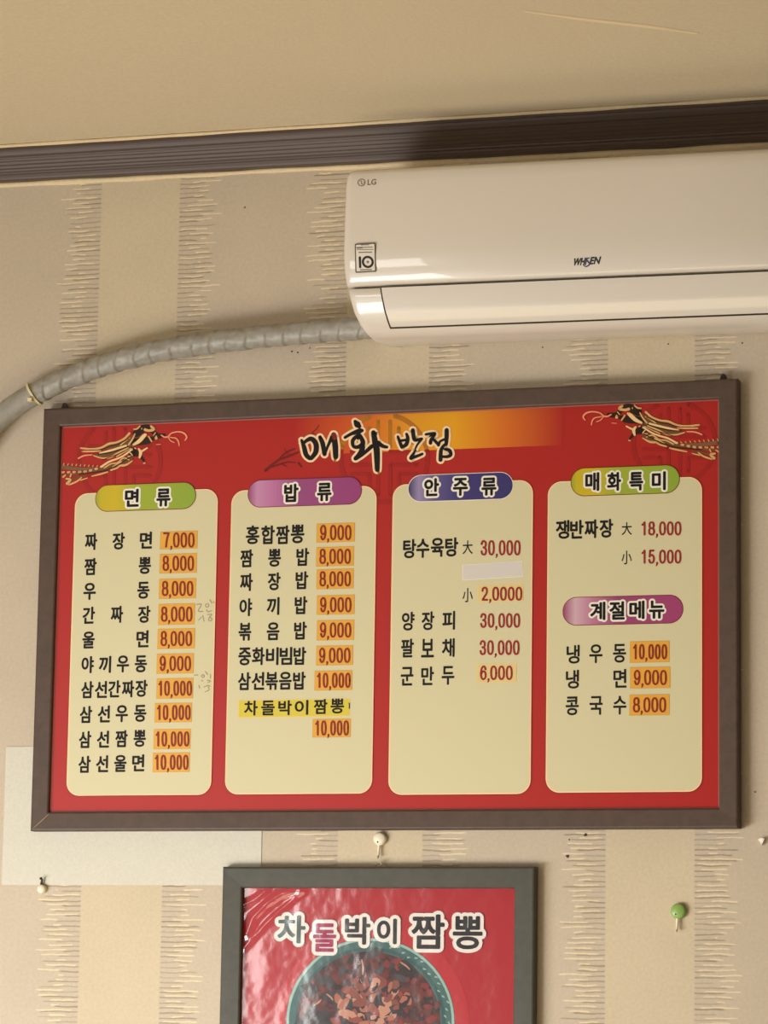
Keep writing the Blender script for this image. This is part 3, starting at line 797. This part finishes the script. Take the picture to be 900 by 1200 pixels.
name_row([('삼', 286.3, 798.3), ('선', 302.3, 798), ('볶', 318.3, 798), ('음', 334.3, 797.7), ('밥', 350.7, 797.7)], Z2)
for (x0, y0, x1, y1), s_ in zip([(370.7, 612.3, 416, 636), (370.3, 640, 415, 664), (370.7, 666, 414.7, 690.7), (371, 696.7, 415.7, 720.7), (371, 726, 415.3, 750.7), (370.3, 756, 414, 780), (368.3, 785.3, 413, 809.3), (366, 842, 411.3, 864.3)],
                                ['9,000', '8,000', '8,000', '9,000', '9,000', '9,000', '10,000', '10,000']):
    sticker(x0, y0, x1, y1, s_)
ys = sticker(278.7, 818.5, 410.3, 841.3, None, M_sty, M_styl)
ys.name = 'dish_sticker'; ys['label'] = 'long yellow sticker with a dish name'
w = MB()
for ch, x, y in (('차', 294, 829.8), ('돌', 314, 829.6), ('박', 334, 829.4), ('이', 353.3, 829), ('짬', 375.7, 828), ('뽕', 395.3, 827.4)):
    text(w, ch, x, y, 16, 17.5, LT + .0004, M_txt, .5)
stroke(w, [(409.3, 824, 1.2), (409.3, 830, 1.2)], LT + .0004, M_txt)
w.build('dish_name', ys)
# third panel
Z3 = (15, 22)
name_row([('탕', 480, 643), ('수', 495.5, 642.5), ('육', 512.5, 641.5), ('탕', 529.3, 641)], (15.5, 22.5), .6)
name_row([('大', 548, 641.3)], (12, 16), .15); name_row([('小', 548, 697.5)], (12, 16.5), .15)
name_row([('양', 478.3, 728), ('장', 501.5, 727.5), ('피', 525.8, 727)], Z3, .55)
name_row([('팔', 477.5, 759.5), ('보', 501, 759.5), ('채', 525.3, 759)], Z3, .55)
name_row([('군', 477, 792.5), ('만', 501, 792), ('두', 525, 791.5)], Z3, .55)
price('30,000', 586.5, 642, 48, 19.5); price('30,000', 586, 727.2, 48, 18.8); price('30,000', 585.3, 759, 48, 19)
o = sticker(541.6, 658.5, 612.6, 679, None, M_stw, M_white, tilt=.035); o.name = 'blank_sticker'; o['label'] = 'blank white sticker'
sticker(559.5, 684.5, 613.5, 705.5, '2,0000', M_stp, M_styl, 49, 16.5, M_txt2, (588, 695.8), .01)['label'] = 'pale yellow price sticker'
sticker(558.3, 777.5, 605.5, 800.5, '6,000', M_stp, M_styl, 39.5, 17, M_txt2, (581.5, 788.5))['label'] = 'pale yellow price sticker'
# fourth panel
name_row([('쟁', 659.3, 620.5), ('반', 675.9, 620.3), ('짜', 692.9, 619.7), ('장', 710.5, 619.2)], (16, 22), .65)
name_row([('大', 734.5, 619.5)], (12, 15), .15); name_row([('小', 734.3, 653.3)], (12, 16), .15)
price('18,000', 774.4, 619.3, 49, 18); price('15,000', 774.4, 652.4, 49, 18)
Z4 = (15.5, 22)
name_row([('냉', 671.6, 766.7), ('우', 698.3, 766), ('동', 726, 765.6)], Z4, .5)
name_row([('냉', 670.8, 796), ('면', 726.5, 795)], Z4, .5)
name_row([('콩', 670.5, 827.2), ('국', 698.5, 826.7), ('수', 726.3, 826.4)], Z4, .5)
sticker(738, 750.7, 784.7, 776.8, '10,000', tw=42, th=18); sticker(738.3, 781, 785.7, 807, '9,000', tw=40, th=18); sticker(737.5, 813.3, 784.7, 838.7, '8,000', tw=40, th=18)
# pencilled notes
M_pen = mat('pencil_grey', rgb(160, 148, 120), 0.6)
w = MB(); N = lambda x, y, w_: (200 + x / 8, 680 + y / 8, w_ / 8)
def circ(x, y, r): return [(x + r * math.cos(a_), y + r * math.sin(a_), 8) for a_ in [math.tau * i / 8 for i in range(9)]]
for s_ in ([(245, 228, 9), (288, 226, 10), (258, 288, 10), (302, 292, 9)], circ(342, 236, 16), [(368, 182, 9), (386, 215, 9)], [(335, 276, 8), (350, 296, 9), (385, 284, 8)], [(400, 200, 8), (408, 210, 8)],
           [(262, 374, 8), (288, 346, 8)], [(300, 330, 8), (314, 384, 9)], [(345, 322, 8), (386, 320, 9), (362, 346, 8)], circ(370, 366, 16)):
    stroke(w, s_, LT, M_pen, 0, N, 3)
w.build('pencil_note', board)
w = MB()
for s_ in ([(220, 890, 8), (254, 888, 9)], circ(302, 898, 13), [(325, 856, 8), (345, 882, 9)], [(375, 880, 8), (372, 916, 9)], [(288, 938, 8), (300, 944, 8)], [(342, 936, 8), (374, 946, 9), (346, 960, 8)], [(264, 984, 8), (272, 1012, 9)], [(312, 1002, 8), (350, 985, 9), (366, 996, 8)], [(350, 1000, 8), (360, 1028, 9), (322, 1046, 8)]):
    stroke(w, s_, LT, M_pen, 0, N, 3)
w.build('pencil_note', board)
# hanging tabs on the top rail
M_metal = mat('dark_metal', rgb(52, 42, 36), 0.45, 0.5, 0, 0.3)
for px, py in ((76, 478), (848, 445)):
    c = P(px, py, .012)
    w = MB()
    pts = [(-.009, -.004), (-.006, .003), (-.004, .010), (0, .0125), (.004, .010), (.006, .003), (.009, -.004)]
    f_ = [(c.x + a_, -.014, bz1 + b_) for a_, b_ in pts]; bk = [(c.x + a_, -.010, bz1 + b_) for a_, b_ in pts]
    n = len(pts)
    w.add(f_ + bk, [tuple(range(n)), tuple(reversed(range(n, 2 * n)))] + [(i, (i + 1) % n, n + (i + 1) % n, n + i) for i in range(n)], M_metal)
    w.build('hanging_tab', board)

# ------------------------------------------------------------------ framed poster
QD = 0.022
qx0 = (P(260, 1017, QD).x + P(257.5, 1198, QD).x) / 2; qx1 = (P(629.5, 1014, .003).x + P(629.5, 1198, .003).x) / 2
qz1 = (P(260, 1017, QD).z + P(625, 1014, QD).z) / 2; qz0 = qz1 - 0.80
poster = thing('framed_poster', ((qx0 + qx1) / 2, 0, qz0), 'framed red soup poster hanging under the menu board', 'poster')
QW = 0.0365
frame_rails(poster, qx0, qx1, qz0, qz1, QW, QD, M_pwood, .006)
rx0, rx1, rz0, rz1 = qx0 + QW, qx1 - QW, qz0 + QW, qz1 - QW
print('poster', qx0, qx1, qz0, qz1, P(283, 1040, .01), P(604, 1038, .01), rx0, rx1, rz1)
M_pred = printed('poster_red', 174, 24, 34)
GD = 0.0085
w = MB(); w.box(rx0 - .0015, rx1 + .0015, .003, GD, rz0 - .0015, rz1 + .0015, M_pred)
sheet = w.build('poster_sheet', poster)
# bowl of soup, printed
def disc(mb, cx, cy, r0, r1, d, m, k=72, wob=0.0, seed=0, ry=1.0):
    vs = []
    for rr in (r0, r1):
        for i in range(k):
            a_ = math.tau * i / k
            q_ = rr * (1 + wob * noise.noise((math.cos(a_) * 2, math.sin(a_) * 2, seed)))
            vs.append(P(cx + q_ * math.cos(a_), cy + q_ * ry * math.sin(a_), d))
    if r0 <= 0: mb.poly(vs[k:], m)
    else: mb.add(vs, [(i, (i + 1) % k, k + (i + 1) % k, k + i) for i in range(k)], m)
M_halo2 = printed('lighter_red', 184, 34, 42); M_rim = printed('teal_glaze', 62, 102, 99); M_rimd = printed('dark_teal_glaze', 48, 84, 84); M_riml = printed('pale_teal', 150, 186, 176)
M_soup = mat('soup_print', rgb(92, 30, 26), 0.35, 0.35); t = NT(M_soup)
g_ = t.noise(t.obj(), 60, 4, .6); t.l(t.mix(t.ramp(g_, .35, .65), rgb(54, 24, 22), rgb(108, 40, 32)), t.b.inputs['Base Color'])
M_meat = [printed('meat_print', 168, 100, 78), printed('meat_print', 128, 66, 52), printed('meat_print', 190, 134, 110), printed('meat_print', 140, 62, 46)]
M_dark = [printed('seaweed_print', 46, 44, 46), printed('seaweed_print', 66, 60, 62), printed('seaweed_print', 40, 28, 28)]
BX, BY = 434, 1198
w = MB()
disc(w, BX + 3, BY, 0, 113, GD + .0003, M_halo2)
disc(w, BX, BY, 0, 99, GD + .0006, M_rim)
disc(w, BX, BY, 95.5, 98.5, GD + .0008, M_riml)
disc(w, BX, BY, 84, 88, GD + .0008, M_rimd)
disc(w, BX - 2, BY + 1, 0, 84, GD + .0010, M_soup)
bowl = w.build('bowl_print', sheet)
w = MB(); lay = GD + .0012
def blob(cx, cy, r, m, el=1.0, rot=0.0):
    global lay
    k = random.randint(6, 9); pts = []
    for i in range(k):
        a_ = math.tau * i / k; q_ = r * random.uniform(.65, 1.15)
        x, y = q_ * math.cos(a_) * el, q_ * math.sin(a_)
        pts.append(P(cx + x * math.cos(rot) - y * math.sin(rot), cy + x * math.sin(rot) + y * math.cos(rot), lay))
    w.poly(pts, m); lay += .000002
for i in range(150):       # dark seaweed and mussels at the left
    a_ = random.uniform(0, math.tau); q_ = 82 * math.sqrt(random.random())
    x, y = BX - 2 + q_ * math.cos(a_), BY + q_ * math.sin(a_)
    if x < BX - 10 or random.random() < .25: blob(x, y, random.uniform(3, 9), random.choice(M_dark), random.uniform(1, 2.4), random.uniform(0, 3.1))
for i in range(60):
    a_ = random.uniform(-1.6, 1.6); q_ = random.uniform(20, 80)
    blob(BX + q_ * math.cos(a_), BY + q_ * math.sin(a_), random.uniform(1.5, 5), printed('broth_print', 116 + random.randint(-20, 20), 40, 34), random.uniform(1, 2), random.uniform(0, 3))
for i in range(130):
    a_ = random.uniform(0, math.tau); q_ = 48 * math.sqrt(random.random())
    x, y = 437 + q_ * math.cos(a_) * .95, 1192 + q_ * math.sin(a_)
    if i % 3 == 0: blob(x + 1, y + 2, random.uniform(4, 7), M_dark[2], 1.4, random.uniform(0, 3))
    blob(x, y, random.uniform(2.5, 6), random.choice(M_meat), random.uniform(1.1, 2.2), random.uniform(0, 3.1))
for x0, y0, x1, y1 in ((424, 1125, 425, 1142), (383, 1165, 390, 1172), (376, 1172, 368, 1178), (470, 1128, 480, 1136)):
    stroke(w, [(x0, y0, 1.6), ((x0 + x1) / 2 + 1, (y0 + y1) / 2, 2), (x1, y1, 1.4)], lay + .0002, M_meat[2])
w.build('soup_print', bowl)
w = MB()                    # marks on the rim
for i in range(30):
    a_ = math.radians(-75 + i * 5); r_ = 90.5 + 3 * math.sin(i * 1.7)
    x, y = BX + r_ * math.cos(a_), BY + r_ * math.sin(a_)
    stroke(w, [(x, y, 2.2), (x + 2.5 * math.cos(a_ + 1), y + 2.5 * math.sin(a_ + 1), 1.2)], GD + .0012, M_riml)
w.build('rim_marks', bowl)
# title
TD = lay + .0006
M_d1 = printed('reflection_tinted_print', 74, 94, 90); M_d2 = printed('magenta_print', 156, 30, 84); M_d3 = printed('graphite_print', 38, 38, 40); M_d4 = printed('near_black_print', 26, 22, 23); M_wt = printed('white_outline', 238, 230, 222)  # first syllable's dark ink is greyed to include the cover's reflection
w1, w2 = MB(), MB()
for ch, x0, y0, x1, y1, m in (('차', 325, 1072.5, 358, 1105.5, M_d1), ('돌', 366.5, 1082, 394, 1115.5, M_d2), ('박', 404, 1074.5, 434, 1107, M_d3), ('이', 441.5, 1076.5, 465, 1106.5, M_d3), ('짬', 482, 1071.5, 521, 1112, M_d4), ('뽕', 530.5, 1073.5, 565.5, 1112.5, M_d4)):
    text(w1, ch, (x0 + x1) / 2, (y0 + y1) / 2, x1 - x0, y1 - y0, TD, M_wt, 1.0, 4.3)
    text(w2, ch, (x0 + x1) / 2, (y0 + y1) / 2, x1 - x0, y1 - y0, TD + .0003, m, 1.0)
o = w1.build('title_outline', sheet); w2.build('title_lettering', sheet)
# clear plastic cover, buckled at its upper left corner
M_film = bpy.data.materials.new('clear_plastic_film'); M_film.use_nodes = True
nt = M_film.node_tree; nt.nodes.remove(nt.nodes['Principled BSDF']); out = nt.nodes['Material Output']
tr_ = nt.nodes.new('ShaderNodeBsdfTransparent'); gl = nt.nodes.new('ShaderNodeBsdfGlossy'); gl.inputs['Roughness'].default_value = 0.14
ge = nt.nodes.new('ShaderNodeNewGeometry'); dp = nt.nodes.new('ShaderNodeVectorMath'); dp.operation = 'DOT_PRODUCT'
nt.links.new(ge.outputs['Normal'], dp.inputs[0]); nt.links.new(ge.outputs['Incoming'], dp.inputs[1])
def mth(op, a_, b_):
    x = nt.nodes.new('ShaderNodeMath'); x.operation = op
    for k, v in ((0, a_), (1, b_)):
        if isinstance(v, float): x.inputs[k].default_value = v
        else: nt.links.new(v, x.inputs[k])
    return x.outputs[0]
# Schlick reflectance of a thin film, the same from both of its sides
refl = mth('ADD', mth('MULTIPLY', mth('POWER', mth('SUBTRACT', 1.0, mth('ABSOLUTE', dp.outputs['Value'], 0.0)), 5.0), 0.92), 0.075)
mx = nt.nodes.new('ShaderNodeMixShader'); nz = nt.nodes.new('ShaderNodeTexNoise'); nz.inputs['Scale'].default_value = 45; nz.inputs['Detail'].default_value = 4
tc = nt.nodes.new('ShaderNodeTexCoord'); nt.links.new(tc.outputs['Object'], nz.inputs['Vector'])
bp = nt.nodes.new('ShaderNodeBump'); bp.inputs['Strength'].default_value = 0.12; bp.inputs['Distance'].default_value = 0.003
nt.links.new(nz.outputs[0], bp.inputs['Height']); nt.links.new(bp.outputs[0], gl.inputs['Normal'])
nt.links.new(refl, mx.inputs[0]); nt.links.new(tr_.outputs[0], mx.inputs[1]); nt.links.new(gl.outputs[0], mx.inputs[2]); nt.links.new(mx.outputs[0], out.inputs[0])
w = MB(); nx, nz_ = 150, 220; vs = []
def seg_d(x, z, pts):
    best = 9
    for (ax, az), (bx, bz) in zip(pts, pts[1:]):
        l2 = (bx - ax) ** 2 + (bz - az) ** 2; u = max(0, min(1, ((x - ax) * (bx - ax) + (z - az) * (bz - az)) / l2))
        best = min(best, math.hypot(x - ax - u * (bx - ax), z - az - u * (bz - az)))
    return best
def wp(l): return [(P(a_, b_, .012).x, P(a_, b_, .012).z) for a_, b_ in l]
R1 = wp([(290, 1096), (297, 1076), (312, 1060), (330, 1048), (352, 1042)]); R2 = wp([(286, 1112), (315, 1080), (335, 1062), (356, 1044)]); R3 = wp([(284, 1062), (300, 1054), (312, 1044)])
for j in range(nz_ + 1):
    for i in range(nx + 1):
        x = rx0 + (rx1 - rx0) * i / nx; z = rz0 + (rz1 - rz0) * j / nz_
        h = .0035 * math.exp(-(seg_d(x, z, R1) / .0075) ** 2) + .0018 * math.exp(-(seg_d(x, z, R2) / .004) ** 2) + .0022 * math.exp(-(seg_d(x, z, R3) / .006) ** 2)
        h += .0013 * (noise.noise((x * 11, z * 7, 0)) + .3 * noise.noise((x * 34, z * 24, 4))) + .00016 * noise.noise((x * 90, z * 90, 7)) + .00005 * noise.noise((x * 200, z * 200, 2))
        vs.append((x, -(TD + .0022 + h), z))
w.add(vs, [(j * (nx + 1) + i, j * (nx + 1) + i + 1, (j + 1) * (nx + 1) + i + 1, (j + 1) * (nx + 1) + i) for j in range(nz_) for i in range(nx)], M_film)
o = w.build('plastic_cover', poster, True); o['label'] = 'clear wrinkled plastic cover'
# wire loop on the top rail
def wire(mb, pts, r, m, seg=8):
    vs = []
    for i, p in enumerate(pts):
        a_ = pts[max(i - 1, 0)]; b_ = pts[min(i + 1, len(pts) - 1)]; tn = (b_ - a_).normalized()
        n1 = tn.orthogonal().normalized() if abs(tn.y) > .9 else (Vector((0, 1, 0)) - tn * tn.y).normalized(); n2 = tn.cross(n1)
        vs += [p + (n1 * math.cos(math.tau * k / seg) + n2 * math.sin(math.tau * k / seg)) * (r[i] if isinstance(r, list) else r) for k in range(seg)]
    n = len(pts)
    mb.add(vs, [(i * seg + k, i * seg + (k + 1) % seg, (i + 1) * seg + (k + 1) % seg, (i + 1) * seg + k) for i in range(n - 1) for k in range(seg)], m)
    mb.add(vs[:seg], [tuple(range(seg))], m); mb.add(vs[-seg:], [tuple(range(seg))], m)
M_steel = mat('pale_metal', rgb(190, 178, 155), 0.35, 0.5, 0, 0.6)
c = P(444.5, 1015, .010)
w = MB(); wire(w, [Vector((c.x - .006, -.010, qz1 - .001)), Vector((c.x - .0045, -.011, qz1 + .006)), Vector((c.x, -.012, qz1 + .0095)), Vector((c.x + .0035, -.011, qz1 + .006)), Vector((c.x + .005, -.010, qz1 - .001))], .0011, M_steel)
w.build('hanging_loop', poster)

# ------------------------------------------------------------------ pin hooks on the wall
M_wh = mat('cream_plastic', rgb(238, 228, 200), 0.35, 0.5); M_gr = mat('green_plastic', rgb(142, 176, 92), 0.35, 0.5); M_nail = mat('dark_nail', rgb(50, 36, 24), 0.5, 0.5)
def hook(px, py, r, slen, mh, ms, label, up=False, lean=0.0, dot=True):
    c = P(px, py, 0)
    o = thing('pin_hook', c, label, 'hook', 'pin hooks on the wall')
    w = MB(); k = 24; vs = []; prof_ = [(1.0, .002), (1.02, .006), (.97, .0085), (.8, .0102), (.4, .0115), (.01, .0118)]
    for q_, d_ in prof_:
        vs += [(c.x + r * q_ * math.cos(math.tau * i / k), -d_, c.z + r * q_ * math.sin(math.tau * i / k)) for i in range(k)]
    n = len(prof_)
    w.add(vs, [(i * k + j, i * k + (j + 1) % k, (i + 1) * k + (j + 1) % k, (i + 1) * k + j) for i in range(n - 1) for j in range(k)], mh)
    w.build('head', o, True)
    sg = 1 if up else -1
    w = MB(); z0 = c.z + sg * r * .8
    wire(w, [Vector((c.x - .001, -.006, z0)), Vector((c.x - .0015 + lean, -.0065, z0 + sg * slen * .5)), Vector((c.x - .002 + lean * 2, -.0068, z0 + sg * slen)),
             Vector((c.x - .002 + lean * 2, -.010, z0 + sg * (slen + .003))), Vector((c.x - .0024 + lean * 2, -.012, z0 + sg * (slen + .0025))), Vector((c.x - .0026 + lean * 2, -.0135, z0 + sg * (slen + .001)))],
         [.0026, .0022, .002, .0019, .0018, .0016], ms)
    w.build('hook_arm', o, True)
    if dot:
        w = MB(); cc = P(px - 3.6, py + 3.4, .0105)
        k = 10; w.poly([(cc.x + .0016 * math.cos(math.tau * i / k), -.0115, cc.z + .0016 * math.sin(math.tau * i / k)) for i in range(k)], M_nail)
        w.build('nail_head', o)
    return o
hook(446.3, 983.3, .0112, .020, M_wh, M_wh, 'white round pin hook holding up the poster below menu board')
hook(795.6, 1068, .0128, .020, M_gr, M_wh, 'green headed pin hook on bare wallpaper right of the poster')
hook(50.5, 1042, .0078, .010, M_wh, M_nail, 'pale pin hook upside down on the bottom edge of pale sheet', True, .001, False)
# white chip at the right
c = P(893, 986, 0)
w = MB()
pt = [(-.006, .003), (.001, .0055), (.0055, .004), (.003, -.002), (.0005, -.0065), (-.002, -.001)]
f_ = [(c.x + a_, -.006 - .002 * (a_ > 0), c.z + b_) for a_, b_ in pt]; bk = [(c.x + a_, -.0005, c.z + b_) for a_, b_ in pt]; n = 6
w.add(f_ + bk, [tuple(range(n))] + [(i, (i + 1) % n, n + (i + 1) % n, n + i) for i in range(n)], M_white)
o = w.build('plaster_chip'); o['label'] = 'small white chip on wall beyond lower right corner of menu board'; o['category'] = 'chip'
# pale sheet behind the lower left corner of the board
M_sheet = grainy('pale_film', rgb(218, 214, 196), 0.4, 0.02, 240, 0.15, spec=0.5)
NT(M_sheet).b.inputs['Alpha'].default_value = 0.9
a0, a1 = P(4, 1037, .001), P(309, 869, .001)
xl0 = (P(6.5, 869, .001).x + P(3, 1037, .001).x) / 2
w = MB(); vs = []
nx, nzz = 30, 18
for j in range(nzz + 1):
    for i in range(nx + 1):
        x = xl0 + (a1.x - xl0) * i / nx; z = a0.z + (a1.z - .004 - a0.z) * j / nzz
        vs.append((x, -(.0014 + .0003 * noise.noise((x * 25, z * 25, 1))), z))
w.add(vs, [(j * (nx + 1) + i, j * (nx + 1) + i + 1, (j + 1) * (nx + 1) + i + 1, (j + 1) * (nx + 1) + i) for j in range(nzz) for i in range(nx)], M_sheet)
o = w.build('plastic_sheet', None, True); o['label'] = 'pale plastic sheet on wall behind lower left corner of menu board'; o['category'] = 'sheet'
# dark specks in the wallpaper
for px, py, r in ((686, 978.5, 2.2), (665, 1003.5, 2.0), (667, 984, 1.0), (885, 928, 1.0), (287, 243, 1.0), (342, 412, 1.3), (349, 413, 1.1), (363, 408, .9), (870, 402, 1.2), (783, 403, 1.0), (636, 407, 1.0)):
    c = P(px, py, .0006); w = MB(); rr = r / 669
    w.poly([(c.x + rr * random.uniform(.7, 1.3) * math.cos(math.tau * i / 9), -.0006, c.z + rr * random.uniform(.6, 1.1) * math.sin(math.tau * i / 9)) for i in range(9)], M_nail)
    w.build('dark_speck', wall)
